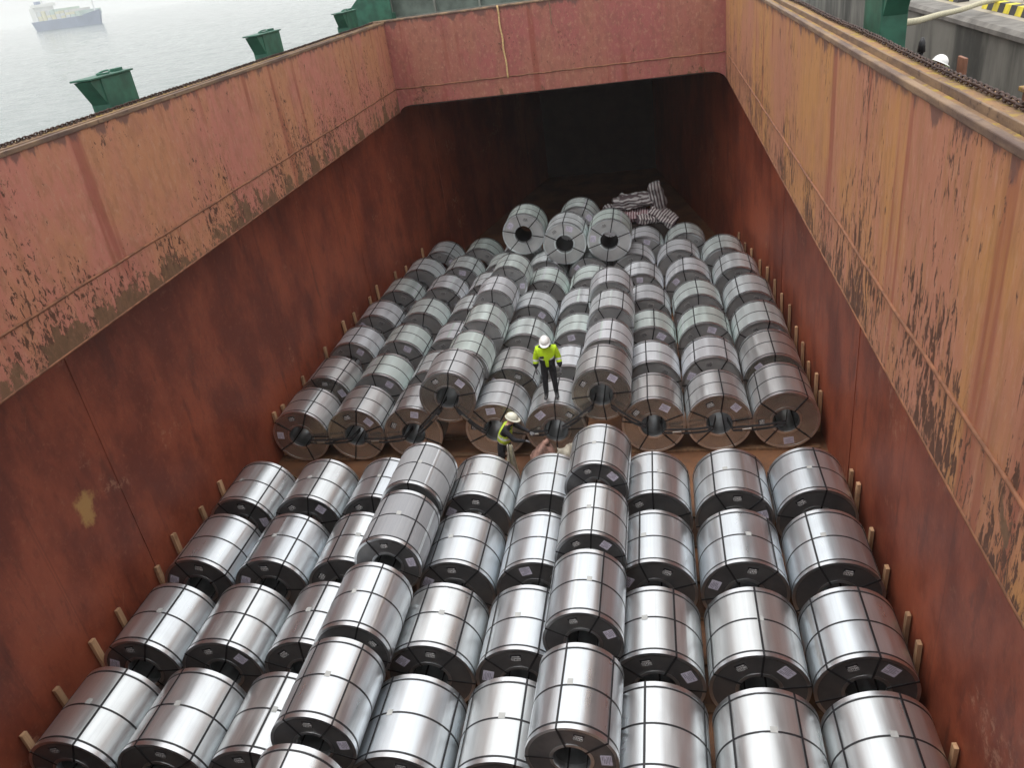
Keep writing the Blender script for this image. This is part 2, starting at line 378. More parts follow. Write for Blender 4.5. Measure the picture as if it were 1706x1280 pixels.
# ------------------------------------------------------------------ hatch coamings
def chain_mesh(name, x, y0, y1, z, mat, label, link_l=.105, r=.011, wob=.012, wl=.025):
    mb = MB(); y = y0; i = 0; rr = random.Random(int(x * 10))
    while y < y1:
        M1 = Matrix.Translation((x + wob * math.sin(y * 1.3) + rr.uniform(-.006, .006), y, z + (.028 if i % 2 == 0 else .034))) @ Matrix.Rotation(math.radians(rr.uniform(20, 50) + (90 if i % 2 else 0)), 4, 'Y')
        pts = []
        for k in range(10):
            t = 2 * math.pi * k / 10; a = math.cos(t); b = math.sin(t)
            pts.append(M1 @ Vector((a * wl, b * wl + (link_l * .22 if b > 0 else -link_l * .22), 0)))
        mb.tube(pts, r, 5, 0, True); y += link_l * .72; i += 1
    return tag(mb.build(name, mat, None, True), label, 'chain')

def side_coaming(side, label, mat):
    x = XL if side < 0 else XR; s = side
    e = empty('hatch_coaming', (x, 0, 0)); tag(e, label, 'coaming', 'hatch coamings')
    def X(a): return a * s          # outward offset in the coaming's own frame
    def bx(a, b, lo, hi): return ((min(X(a), X(b)), lo[0], lo[1]), (max(X(a), X(b)), hi[0], hi[1]))
    y0, y1 = YN + .002, YE - .002
    mb = MB(); mb.box(*bx(0, .03, (y0, ZB), (y1, ZT - .07))); 
    o = mb.build('side_plate', mat, e); o.location.x = 0
    # the plate's shader reads world-like coordinates: object origin carries the coaming's x only
    # rolled lower edge and the horizontal weld
    MB().tube([(X(.012), y0, ZB), (X(.012), y1, ZB)], .022, 8).build('lower_edge_bar', M['weld'], e, True)
    pts = [(X(-.004), y0 + (y1 - y0) * i / 60, ZW + .006 * math.sin(i * 1.7) + .004 * math.sin(i * .6)) for i in range(61)]
    MB().tube(pts, .022, 6).build('weld_bead', M['weld'], e, True)
    # top: lip, sunken channel, raised rail, plate
    MB().box(*bx(-.03, .045, (y0, ZT - .07), (y1, ZT))).build('inner_lip', M['rail'], e, bevel=.012)
    MB().box(*bx(.047, .118, (y0, ZT - .10), (y1, ZT - .025))).build('channel_bed', M['top_rust'], e)
    MB().box(*bx(.12, .145, (y0, ZT - .12), (y1, ZT + (.045 if side > 0 else .004)))).build('rail', M['rail'], e, bevel=.008)
    MB().box(*bx(.147, .44, (y0, ZT - .10), (y1, ZT - .006))).build('top_plate', M['top_rust'], e)
    MB().box(*bx(.42, .445, (y0, ZT - .30), (y1, ZT - .102))).build('outer_flange', M['rail'], e)
    for k in range(12):                                     # stays down to the deck
        y = 1.2 + k * 2.3
        MB().prism([(X(.032), 6.76), (X(.42), 6.76), (X(.30), ZT - .11), (X(.032), ZT - .11)], 1, y, y + .02).build('stay', M['brown_plate'], e)
    return e
side_coaming(-1, 'long rusty pink hatch coaming on the sea side of the hold', M['coaming_sea'])
side_coaming(1, 'long orange rust-flecked hatch coaming on the quay side of the hold', M['coaming_quay'])
# end coaming with rounded lower corners
e = tag(empty('hatch_coaming', (0, YE, 0)), 'deep red cross coaming over the dark end of the hold', 'coaming', 'hatch coamings')
ZE = ZB + .20
poly = [(XL, ZT - .02), (XL, ZE - .24)]
for k in range(9):
    t = math.pi / 2 * k / 8; poly.append((XL + .45 * (1 - math.cos(t)), ZE - .24 + .24 * math.sin(t)))
for k in range(9):
    t = math.pi / 2 * k / 8; poly.append((XR - .58 * (1 - math.sin(t)), ZE - .28 * (1 - math.cos(t))))
poly += [(XR, ZE - .28), (XR, ZT - .02)]
MB().prism([p for i, p in enumerate(poly) if i == 0 or (Vector(p) - Vector(poly[i - 1])).length > 1e-4], 1, 0, .05).build('end_plate', M['coaming_end'], e)
MB().tube([(XL + (XR - XL) * i / 40, -.004, ZW + .008 * math.sin(i * 1.9)) for i in range(41)], .02, 6).build('weld_bead', M['weld'], e, True)
MB().box((XL - .5, -.03, ZT - .018), (XR + .5, .5, ZT + .03)).build('top_plate', M['rail'], e, bevel=.01)
MB().box((XL + 5.44, -.012, 8.45), (XL + 5.465, -.001, ZT - .03)).build('drain_streak', M['rail'], e)
# near coaming under the photographer's feet (outside the frame)
MB().box((XL, YN - .04, ZB), (XR, YN, ZT - .05)).build('wall_coaming_near', M['coaming_end'])['kind'] = 'structure'

chain_mesh('chain', XL - .27, 2, 27.3, ZT - .006, M['chain'], 'dark chain lying along the top of the sea-side coaming', .085, .010)
chain_mesh('chain', XR + .33, 1.5, 27.0, ZT, M['chain'], 'rusty brown chain lying along the top of the quay-side coaming', .078, .0105)
# frayed strip hanging over the end coaming
pts = [(-2.28 + .012 * math.sin(i * .9) + .004 * i, 27.50 - .008 * math.sin(i * 1.3), 9.2 - i * .11) for i in range(21)]
tag(MB().ribbon(pts, [Vector((1, .25 * math.sin(i), 0)) for i in range(21)], .055, .014).build('rope_strip', M['cloth_strip'], None, True),
    'frayed yellow-brown strip hanging down the red cross coaming', 'strip')

# green hatch-cover rests outside the coamings
def hatch_rest(x, y0, y1, side, label):
    e = tag(empty('hatch_rest', (x, y0, 6.75)), label, 'bracket', 'green hatch cover rests'); L = y1 - y0; H = 9.66 - 6.75
    MB().box((-.17, .28, 0), (.17, L, H - .03)).build('post', M['green'], e, bevel=.01)
    MB().prism([(.0, H - .04), (.28, H - .45), (.28, H - .04)], 0, -.15, .15).build('gusset', M['green'], e)
    MB().box((-.20, -.03, H - .029), (.20, L + .05, H)).build('top_flange', M['green'], e, bevel=.006)
    MB().prism([(.18, 0), (.55, 0), (.18, H * .8)], 1, L * .55, L * .55 + .03).build('side_gusset', M['green'], e)
    pts = [(.02 + .10 * math.cos(t), L * .52 + .13 * math.sin(t), H + .02 + .03 * max(0, math.sin(t))) for t in [2 * math.pi * k / 14 for k in range(14)]]
    MB().tube(pts, .016, 6, 0, True).build('lifting_ring', M['green'], e, True)
    MB().box((-.05, L * .78, H + .001), (.05, L * .98, H + .05)).build('stop_block', M['green'], e, bevel=.006)
hatch_rest(-6.85, 12.86, 14.05, -1, 'green hatch rest on sea side, the one farthest from the hatch cover stack')
hatch_rest(-6.85, 19.45, 20.75, -1, 'green hatch rest on sea side, middle one of the three')
hatch_rest(-6.85, 25.62, 26.85, -1, 'green hatch rest on sea side, right beside the hatch cover stack')
hatch_rest(5.68, 12.1, 13.35, 1, 'dark green hatch rest outside the quay-side coaming near the rope')

# folded hatch cover beyond the end coaming
e = tag(empty('hatch_cover', (0, 29, 6.75)), 'grey-green ribbed hatch cover stack standing beyond the red cross coaming', 'hatch cover')
MB().box((-6.25, .10, .0), (4.8, 2.0, 4.2)).build('cover_plate', M['hatch'], e)
for k in range(8):
    x = -6.2 + k * 1.53; MB().box((x, -.05, .01), (x + .06, .098, 4.19)).build('stiffener', M['hatch_rib'], e)
MB().box((-6.24, -.12, 2.32), (4.79, -.052, 2.42)).build('lower_flange', M['hatch_rib'], e)
MB().box((-6.24, -.12, 3.75), (4.79, -.052, 3.85)).build('upper_flange', M['hatch_rib'], e)
e = tag(empty('brace', (-7.1, 27.6, 6.75)), 'slanting green brace plate beside the hatch cover stack', 'brace')
MB().prism([(-.75, 2.38), (1.2, 4.1), (1.2, 2.0), (-.75, 2.0)], 1, .45, .55).build('brace_plate', M['green'], e)
MB().box((-.4, .56, 0), (1.15, 1.1, 2.6)).build('foot_post', M['green'], e)

# ------------------------------------------------------------------ quay
MB().box((10.0, -30, -3), (10.6, 120, 7.62)).build('quay_wall', M['concrete'])['kind'] = 'structure'
qg = MB(); qg.box((10.6, -30, -3), (400, 400, 7.78)); qg.build('quay_ground', M['quay_top'])['kind'] = 'structure'
MB().prism([(9.93, 7.622), (10.598, 7.622), (10.598, 7.80), (10.02, 7.80), (9.93, 7.72)], 1, -30, 120).build('quay_lip', M['lip'])['kind'] = 'structure'
def kerb(y0, n, label):
    e = tag(empty('kerb', (10.85, y0, 7.785)), label, 'kerb', 'striped quay kerbs')
    for i in range(n):
        MB().prism([(0, 0), (.32, 0), (.27, .2), (.05, .2)], 1, i * .36 + .002, i * .36 + .358).build('stripe_block', M['yellow'] if i % 2 else M['kerb_black'], e)
kerb(16.4, 22, 'yellow and black striped quay kerb with the rope bending over its end')
kerb(26.2, 20, 'yellow and black striped quay kerb beyond the gap in the stripes')
rp = [Vector((5.95, 14.6, 8.74)), Vector((6.6, 15.8, 8.68)), Vector((7.4, 17.4, 8.50)), Vector((8.4, 19.6, 8.30)), Vector((9.5, 21.6, 8.12)), Vector((10.6, 23.2, 8.05)), Vector((12.5, 25.2, 7.9))]
def smooth_path(P, n=6):
    out = []
    for i in range(len(P) - 1):
        a = P[max(i - 1, 0)]; b = P[i]; c = P[i + 1]; d = P[min(i + 2, len(P) - 1)]
        for k in range(n):
            t = k / n; out.append(.5 * ((2 * b) + (c - a) * t + (2 * a - 5 * b + 4 * c - d) * t * t + (3 * b - a - 3 * c + d) * t ** 3))
    return out + [P[-1]]
tag(MB().tube(smooth_path(rp), .06, 8).build('mooring_rope', M['rope'], None, True), 'thick pale mooring rope running from the ship to the quay', 'rope')
e = tag(empty('fairlead_post', (5.85, 14.55, 6.75)), 'small dark post holding the end of the pale mooring rope', 'post')
MB().tube([(0, 0, 0), (0, 0, 1.9), (0, 0, 2.12)], [.07, .06, .075], 10).build('shaft', M['strap'], e, True)
MB().tube([(-.16, 0, 1.98), (.16, 0, 1.98)], .03, 8).build('cross_bar', M['strap'], e, True)
e = tag(empty('deck_plate', (6.0, 10.45, 6.75)), 'brown steel plate standing behind the chain beside the white helmet', 'plate')
MB().box((-.02, 0, 0), (.02, .24, 2.13)).build('upright', M['brown_plate'], e, bevel=.008)
MB().box((.022, -.1, 0), (.35, .34, .9)).build('base_box', M['brown_plate'], e, bevel=.02)
e = tag(empty('deck_locker', (6.2, 7.6, 6.75)), 'brown deck locker outside the quay-side coaming', 'locker')
MB().box((0, 0, 0), (1.2, 1.75, 1.93)).build('box', M['brown_plate'], e, bevel=.03)
MB().box((-.03, -.03, 1.931), (1.23, 1.78, 1.98)).build('lid', M['top_rust'], e, bevel=.01)
e = tag(empty('vent_pipe', (6.5, 13.9, 6.75)), 'thin black vent pipe standing on the quay-side deck', 'pipe')
MB().tube([(0, 0, 0), (0, 0, 1.72)], .035, 8).build('stem', M['strap'], e, True)
MB().tube([(0, 0, 1.722), (0, 0, 1.86), (0, 0, 1.93)], [.06, .05, .02], 8).build('cap', M['strap'], e, True)

# ------------------------------------------------------------------ steel coils
RC, RB = .715, .29
DIA = 1.45
def coil_meshes(L, wrap, face, mark, nseg=80):
    h = L / 2; d = {}
    mb = MB(); mb.lathe_y([(RC, -h, 0), (RC, -h * .5, 0), (RC, 0, 0), (RC, h * .5, 0), (RC, h, 1), (RB + .02, h, 2), (RB, h - .02, 2), (RB, -h + .02, 2), (RB + .02, -h, 1)], nseg, closed=True)
    d['body'] = mb.mesh('coil_body', [wrap, face, M['bore']], True, 40)
    o = .006
    d['edge_ring'] = MB().lathe_y([(RC + .0005, -h + .062), (RC + o, -h + .062), (RC + o, -h - o), (RC - .045, -h - o), (RC - .045, -h - .0005), (RC - .0005, -h - .0005)], nseg, closed=True).mesh('edge_ring', M['ring'], True, 40)
    d['bore_ring'] = MB().lathe_y([(RB + .055, -h - .0005), (RB + .055, -h - .005), (RB + .004, -h - .007), (RB - .006, -h + .02), (RB - .006, -h + .10), (RB - .001, -h + .10)], 48).mesh('bore_ring', M['ring'], True, 40)
    w2 = .0145
    d['strap'] = MB().lathe_y([(RC + .0005, -w2), (RC + .004, -w2), (RC + .004, w2), (RC + .0005, w2)], nseg).mesh('strap', M['strap'], True, 40)
    # strap through the eye
    ro, ri, t, wt = RC + .0065, RB - .010, .0035, .031
    yo = h + .0075
    outer = [(ro + t, -yo - t), (ro + t, yo + t), (ri - t, yo + t), (ri - t, -yo - t)]; inner = [(ro, -yo), (ro, yo), (ri, yo), (ri, -yo)]
    vs = []
    for r, y in outer + inner:
        for sx in (-1, 1): vs.append((sx * wt / 2, y, r))
    fs = []
    for i in range(4):
        j = (i + 1) % 4; a, b = 2 * i, 2 * j; c, e_ = 8 + 2 * i, 8 + 2 * j
        fs += [(a, a + 1, b + 1, b), (c, e_, e_ + 1, c + 1), (a, b, e_, c), (a + 1, c + 1, e_ + 1, b + 1)]
    d['eye_strap'] = MB().add(vs, fs).mesh('eye_strap', M['strap'])
    # handling mark printed on the end cover: boxed arrows, glass and umbrella with an arrow above
    m = MB(); yf = -h - .0015
    def q(x0, z0, x1, z1, mi, dy): m.add([(x0, yf - dy, z0), (x1, yf - dy, z0), (x1, yf - dy, z1), (x0, yf - dy, z1)], [(0, 1, 2, 3)], mi)
    def frame(x0, z0, x1, z1, t=.005):
        q(x0, z0, x1, z0 + t, 1, .001); q(x0, z1 - t, x1, z1, 1, .001); q(x0, z0 + t, x0 + t, z1 - t, 1, .001); q(x1 - t, z0 + t, x1, z1 - t, 1, .001)
    c = .52
    m.box((-.085, yf, c - .06), (.085, yf + .0012, c + .075), 0)
    for k in (-1, 0, 1):
        x = k * .05; frame(x - .024, c - .052, x + .024, c + .015)
    for x in (-.057, -.043):                                   # this-way-up arrows
        q(x - .002, c - .042, x + .002, c - .012, 1, .001); m.add([(x - .007, yf - .001, c - .013), (x + .007, yf - .001, c - .013), (x, yf - .001, c + .004)], [(0, 1, 2)], 1)
    q(-.002, c - .042, .002, c - .02, 1, .001); q(-.012, c - .044, .012, c - .040, 1, .001)   # glass
    m.add([(-.012, yf - .001, c + .006), (.012, yf - .001, c + .006), (.003, yf - .001, c - .02), (-.003, yf - .001, c - .02)], [(3, 2, 1, 0)], 1)
    q(.048, c - .044, .052, c - .018, 1, .001)                 # umbrella
    m.add([(.05 + .018 * math.cos(math.pi * k / 6), yf - .001, c - .018 + .02 * math.sin(math.pi * k / 6)) for k in range(7)], [tuple(range(7))], 1)
    q(-.06, c + .03, .035, c + .042, 1, .001); m.add([(.033, yf - .001, c + .022), (.07, yf - .001, c + .036), (.033, yf - .001, c + .052)], [(0, 1, 2)], 1)
    d['handling_mark'] = m.mesh('handling_mark', mark)
    m = MB(); c = .53
    m.box((-.095, yf - .002, c - .085), (.095, yf, c + .085), 0)
    for k, (a, b) in enumerate(((-.08, .03), (-.08, .075), (-.08, .05), (-.03, .07), (-.08, .06), (-.08, .0))):
        z = c + .065 - k * .024; q(a, z - .005, b, z + .003, 1, .003)
    d['paper_label'] = m.mesh('paper_label', [M['paper'], M['paper_ink']])
    m = MB(); n = 5; vs = []
    for i in range(n + 1):                                      # overlapping edge of the outer wrap
        a = (-.5 + i / n) * .10; r = RC + .0016 + .0016 * (1 - abs(2 * i / n - 1))
        for y in (-h + .065, h - .065): vs.append((r * math.sin(a), y, r * math.cos(a)))
    m.add(vs, [(2 * i, 2 * i + 1, 2 * i + 3, 2 * i + 2) for i in range(n)]); d['wrap_seam'] = m.mesh('wrap_seam', wrap, True)
    m = MB(); n = 4
    vs = []
    for i in range(n + 1):
        a = (-.5 + i / n) * .13
        for y in (-.02, .075): vs.append(((RC + .0052) * math.sin(a), y, (RC + .0052) * math.cos(a)))
    m.add(vs, [(2 * i, 2 * i + 1, 2 * i + 3, 2 * i + 2) for i in range(n)]); d['tape_patch'] = m.mesh('tape_patch', M['tape'], True)
    return d
L_NEAR, L_FAR = 1.37, 1.22
M['face_bare'] = m_face('coil_end_bare', (.50, .51, .52), (.62, .62, .62), .5)
M['face_dull'] = m_face('coil_end_dull', (.36, .37, .38), (.48, .48, .48), .55)
WHITE_MARK, BLACK_MARK = [M['black_print_bore_shade'], M['white_print']], [M['face_bare'], M['black_print_bore_shade']]
KIT = {'near': coil_meshes(L_NEAR, M['wrap_near'], M['face'], WHITE_MARK), 'far': coil_meshes(L_FAR, M['wrap_far'], M['face_dull'], BLACK_MARK), 'near_edge': coil_meshes(L_FAR, M['wrap_mid'], M['face_mirror'], WHITE_MARK)}
KIT['near_dull'] = dict(KIT['near']); KIT['near_dull']['body'] = KIT['near']['body'].copy(); KIT['near_dull']['body'].materials[0] = M['wrap_grey']
KIT['pile'] = dict(KIT['far']); KIT['pile']['body'] = KIT['far']['body'].copy(); KIT['pile']['body'].materials[1] = M['face_bare']; KIT['pile']['body'].materials[2] = M['black_print_bore_shade']  # pile bores coloured black, standing in for the shade inside them
COILS = []          # (x, y_front, y_back, z_axis)
def coil(kit, x, yf, zc, label, group, tape=False, nst=None, yaw=0, d=DIA, ly=1.0):
    K = KIT[kit]; L = L_NEAR if kit in ('near', 'near_dull') else L_FAR
    e = tag(empty('steel_coil', (x, yf + L * ly / 2, zc - d / 2), yaw), label, 'steel coil', group)
    e.scale = (d / DIA, ly, d / DIA)
    e.rotation_euler.z = math.radians(RND.gauss(0, .55))
    c = (0, 0, DIA / 2); n = nst or RND.choice((4, 5, 5, 5, 6)); ph = RND.uniform(0, 2 * math.pi / n); st = 2 * math.pi / n
    inst('body', K['body'], e, c, (0, RND.uniform(0, 6.28), 0))
    inst('edge_ring', K['edge_ring'], e, c); inst('edge_ring', K['edge_ring'], e, c, (0, 0, math.pi))
    inst('bore_ring', K['bore_ring'], e, c)
    for y in (-L / 2 + .085, RND.uniform(-.03, .03), L / 2 - .085): inst('strap', K['strap'], e, (0, y, DIA / 2))
    for k in range(n): inst('eye_strap', K['eye_strap'], e, c, (0, ph + k * st + RND.uniform(-.05, .05), 0))
    mids = [((ph + (k + .5) * st + math.pi) % (2 * math.pi)) - math.pi for k in range(n)]
    mids.sort(key=lambda a: abs(a + .12)); a0 = mids[0 if RND.random() < .75 else 1]; inst('handling_mark', K['handling_mark'], e, c, (0, a0 + RND.uniform(-.1, .1), 0))
    a1 = a0 + (st if RND.random() < .65 else -st)
    lb = inst('paper_label', K['paper_label'], e, c, (0, a1 + RND.uniform(-.12, .12), 0))
    if RND.random() < .5: lb.scale = (1.15, 1, 1)
    inst('wrap_seam', K['wrap_seam'], e, c, (0, RND.uniform(-1.3, 1.3), 0))
    if tape: inst('tape_patch', K['tape_patch'], e, c, (0, RND.uniform(-.25, .25), 0))
    COILS.append((x, yf, yf + L * ly, zc, d)); return e
def drop(x, yf, L, d=DIA):
    """height of the axis of a coil lowered at x until it rests on those below"""
    z = d / 2
    for (cx, a, b, cz, cd_) in COILS:
        q = (d + cd_) / 2
        if a < yf + L - .02 and b > yf + .02 and abs(cx - x) < q: z = max(z, cz + math.sqrt(q * q - (cx - x) ** 2))
    return z
ORD = ['first', 'second', 'third', 'fourth', 'fifth', 'sixth', 'seventh', 'eighth']
def col_txt(c):
    if c == 0: return 'against the sea-side wall'
    if c == 7: return 'against the quay-side wall'
    return '%s from the sea-side wall' % ORD[c] if c < 4 else '%s from the quay-side wall' % ORD[7 - c]
def row_txt(r): return 'row facing the gap' if r == 0 else '%s row from the gap' % ORD[r]
NX = [-6.42, -4.94, -3.47, -1.37, .09, 2.15, 3.63, 5.10]
NREAR = [13.68, 11.76, 9.82, 7.88, 5.95]
for r, yr in enumerate(NREAR):
    for c, x in enumerate(NX):
        coil('near', x + RND.uniform(-.008, .008), yr - L_NEAR + RND.uniform(-.04, .04), DIA / 2,
             'shiny steel coil, open-hatch block, %s, %s' % (row_txt(r), col_txt(c)), 'coils on the floor of the open-hatch block', RND.random() < .7)
for cc_, (nm, xs, rears) in enumerate((('sea-side', (NX[2] + NX[3]) / 2 + .03, [13.1, 11.5, 9.52, 7.9, 6.12]), ('quay-side', (NX[4] + NX[5]) / 2, [13.6, 11.6, 9.84, 7.9]))):
    for i, yr in enumerate(rears):
        yf = yr - L_NEAR; d = 1.21
        dull = cc_ == 0 and i < 2
        coil('near_dull' if dull else 'near', xs, yf, drop(xs, yf, L_NEAR, d), 'raised %s coil, open-hatch block, %s ridge, %s from the gap' % ('grey matt' if dull else 'shiny steel', nm, ORD[i]),
             'raised coils of the open-hatch block', True, d=d)
FX = [[-6.52, -6.47, -6.42, -6.30, -6.10, -5.82, -5.45], [-5.05, -4.99, -4.93, -4.80, -4.60, -4.35, -3.98], [-3.58, -3.52, -3.45, -3.33, -3.13, -2.88, -2.52],
      [-1.55, -1.43, -1.35, -1.38, -1.22, -1.36, -1.05], [-.09, .03, .11, .08, .24, .10, .41], [2.14, 2.12, 2.08, 1.98, 1.80, 1.56, 1.87], [3.60, 3.58, 3.54, 3.46, 3.28, 3.04, 3.33], [5.06, 5.04, 5.00, 4.93, 4.75, 4.50, 0]]
FREAR = [16.98, 18.80, 20.75, 22.68, 24.62, 26.42, 28.15]
for r, yr in enumerate(FREAR):
    for c in range(8):
        if r == 6 and c == 7: continue
        x = FX[c][r]; kit = 'near_edge' if r == 0 or (r == 1 and c in (0, 3, 7)) else 'far'
        lab = 'steel coil, dark-end block, %s, %s' % (row_txt(r), col_txt(c))
        coil(kit, x, yr - L_FAR + RND.uniform(-.05, .05) + (.06 if c == 6 else .02 if c == 7 else 0), DIA / 2 , lab, 'coils on the floor of the dark-end block', ly=1.17 if c == 7 else 1.0)
for nm, cc, rears in (('sea-side', 2, [16.97, 18.45, 20.25, 22.1, 23.9]), ('quay-side', 4, [17.03, 18.6, 20.4, 22.0])):
    for i, yr in enumerate(rears):
        yf = yr - L_FAR; r = min(range(7), key=lambda k: abs(FREAR[k] - yr)); xs = (FX[cc][r] + FX[cc + 1][r]) / 2; d = 1.36 if i == 0 else (1.22 if cc == 2 else 1.25)
        coil('near_edge' if i == 0 else 'far', xs, yf, drop(xs, yf, L_FAR, d), 'raised steel coil, dark-end block, %s ridge, %s from the gap' % (nm, ORD[i]), 'raised coils of the dark-end block', d=d)
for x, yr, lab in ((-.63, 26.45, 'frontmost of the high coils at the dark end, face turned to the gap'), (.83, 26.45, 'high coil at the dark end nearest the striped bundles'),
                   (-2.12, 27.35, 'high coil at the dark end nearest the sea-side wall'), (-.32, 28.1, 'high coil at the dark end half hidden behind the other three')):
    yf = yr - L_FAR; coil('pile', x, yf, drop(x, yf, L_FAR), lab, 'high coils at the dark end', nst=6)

# dunnage boards under the coils
def boards(y, i, far):
    L = wall_x(-1, y) + .12; Rr = wall_x(1, y) - .12; n = 3
    for k in range(n):
        a = L + (Rr - L) * k / n + .03; b = L + (Rr - L) * (k + 1) / n - .03
        o = MB().box((a, y - .07, -.058), (b, y + .07, -.001)).build('dunnage_board', M['board'], bevel=.006)
        blk, r = ('open-hatch', i) if i < 5 else ('dark-end', i - 5)
        tag(o, 'dunnage board under %s, %s block, %s edge, %s' % (row_txt(r), blk, 'dark-side' if far else 'open-side', ('sea-side third', 'middle third', 'quay-side third')[k]), 'board', 'dunnage boards under the coils')
for i, yr in enumerate(NREAR + [a - .07 for a in FREAR]):
    Lc = L_NEAR if i < 5 else L_FAR
    boards(yr - .22, i, True); boards(yr - Lc + .22, i, False)

# timber battens between coils and walls
def batten(side, y, h, tilt):
    x = wall_x(side, y) - side * .055
    e = bpy.data.objects.new('timber_batten', BAT[RND.randrange(4)]); link(e)
    e.location = (x, y, -.06); e.scale = (1, 1, h + .06); e.rotation_euler = (tilt, math.radians(-side * RND.uniform(0, .6)), 0)
    rows = [(abs(a - L_NEAR / 2 - y), 'open-hatch', r) for r, a in enumerate(NREAR)] + [(abs(a - L_FAR / 2 - y), 'dark-end', r) for r, a in enumerate(FREAR)]
    _, blk, r = min(rows)
    tag(e, 'pale timber batten at the %s wall by the %s, %s block' % ('sea-side' if side < 0 else 'quay-side', row_txt(r), blk), 'batten', 'battens along the %s wall' % ('sea-side' if side < 0 else 'quay-side'))
BAT = []
for k in range(4):
    wx, wy = RND.uniform(.024, .036), RND.uniform(.034, .058); m = MB()
    m.add([(-wx, -wy, 0), (wx, -wy, 0), (wx, wy, 0), (-wx, wy, 0), (-wx, -wy, 1), (wx, -wy, 1.0), (wx, wy, .99), (-wx, wy, .985)], [(0, 3, 2, 1), (4, 5, 6, 7), (0, 1, 5, 4), (1, 2, 6, 5), (2, 3, 7, 6), (3, 0, 4, 7)])
    BAT.append(m.mesh('timber_batten', M['timber']))
for y in (6.81, 7.66, 8.62, 9.34, 10.54, 11.31, 12.38, 13.22, 16.2, 16.75, 18.14, 19.83, 21.56, 22.4, 23.75, 24.4, 25.8, 26.6, 28.0): batten(-1, y, RND.uniform(1.14, 1.36), math.radians(RND.uniform(-5, 5)))
for y in (7.4, 9.0, 9.6, 10.85, 11.85, 12.95, 13.5, 16.6, 17.2, 18.1, 19.0, 20.1, 21.2, 22.2, 23.2, 24.4, 25.2, 26.2, 27.0, 27.8): batten(1, y, RND.uniform(.94, 1.16), math.radians(RND.uniform(-5, 5)))

# lashing straps from eye to eye on the faces of the row at the gap
def lashing(a, b, sag, label, yo=15.66):
    """a, b: (x, z) eyes"""
    e = tag(empty('lashing_strap', ((a[0] + b[0]) / 2, yo, (a[1] + b[1]) / 2)), label, 'lashing strap', 'lashing straps between coil eyes')
    c = Vector(((a[0] + b[0]) / 2, (a[1] + b[1]) / 2))
    for k in (-1, 1):
        pts = []
        for i in range(15):
            t = i / 14; x = a[0] + (b[0] - a[0]) * t; z = a[1] + (b[1] - a[1]) * t - sag * math.sin(math.pi * t) + k * (.018 + .05 * math.sin(math.pi * t) * (1 if k > 0 else .6)) 
            y = .02 * math.sin(math.pi * t * 2 + k) - .02 + (.45 * (max(0, .07 - t) / .07) + .45 * (max(0, t - .93) / .07))
            pts.append((x - c.x, y, z - c.y))
        MB().ribbon(pts, (0, .35, 1), .05, .006).build('webbing', M['lash'], e)
    t = .3; x = a[0] + (b[0] - a[0]) * t - c.x; z = a[1] + (b[1] - a[1]) * t - sag * math.sin(math.pi * t) - c.y
    d = Vector((b[0] - a[0], 0, b[1] - a[1])).normalized(); ang = -math.atan2(d.z, d.x)
    MB().box((-.10, -.065, -.02), (.10, -.04, .03), 0, Matrix.Translation((x, 0, z)) @ Matrix.Rotation(ang, 4, 'Y')).build('buckle', M['buckle'], e, bevel=.006)
zA = next(c[3] for c in COILS if abs(c[0] - (FX[2][0] + FX[3][0]) / 2) < .01 and abs(c[2] - 16.97) < .01)
zB = next(c[3] for c in COILS if abs(c[0] - (FX[4][0] + FX[5][0]) / 2) < .01 and abs(c[2] - 17.03) < .01)
EY = [(FX[c][0], .66) for c in range(8)]; EA = ((FX[2][0] + FX[3][0]) / 2, zA - .1); EB = ((FX[4][0] + FX[5][0]) / 2, zB - .1)
lashing((EY[0][0] + .2, .66), (EY[1][0], .70), .05, 'black lashing between the coil at the sea-side wall and its neighbour')
lashing((EY[1][0] + .15, .66), (EY[2][0] - .1, .70), .06, 'black lashing between second and third coil from the sea-side wall')
lashing((EA[0] - .12, EA[1] - .1), (EY[2][0] + .1, .75), .04, 'black lashing slanting from the raised sea-side coil towards the sea')
lashing((EA[0] + .15, EA[1] - .1), (EY[3][0] - .15, .75), .08, 'black lashing slanting from the raised sea-side coil to the vested worker')
lashing((EB[0] - .15, EB[1] - .05), (EY[4][0] + .1, .8), .06, 'black lashing slanting from the raised quay-side coil to the coil underfoot')
lashing((EB[0] + .15, EB[1] - .05), (EY[5][0] - .1, .78), .08, 'black lashing slanting from the raised quay-side coil towards the quay')
lashing((EY[5][0] + .15, .66), (EY[6][0] - .05, .72), .06, 'black lashing between third and second coil from the quay-side wall')
lashing((EY[6][0] + .2, .66), (EY[7][0] + .05, .82), .06, 'black lashing between the coil at the quay-side wall and its neighbour')
lashing((-.74, .70), (EY[4][0] - .15, .74), .03, 'black lashing the vested worker is pulling tight')

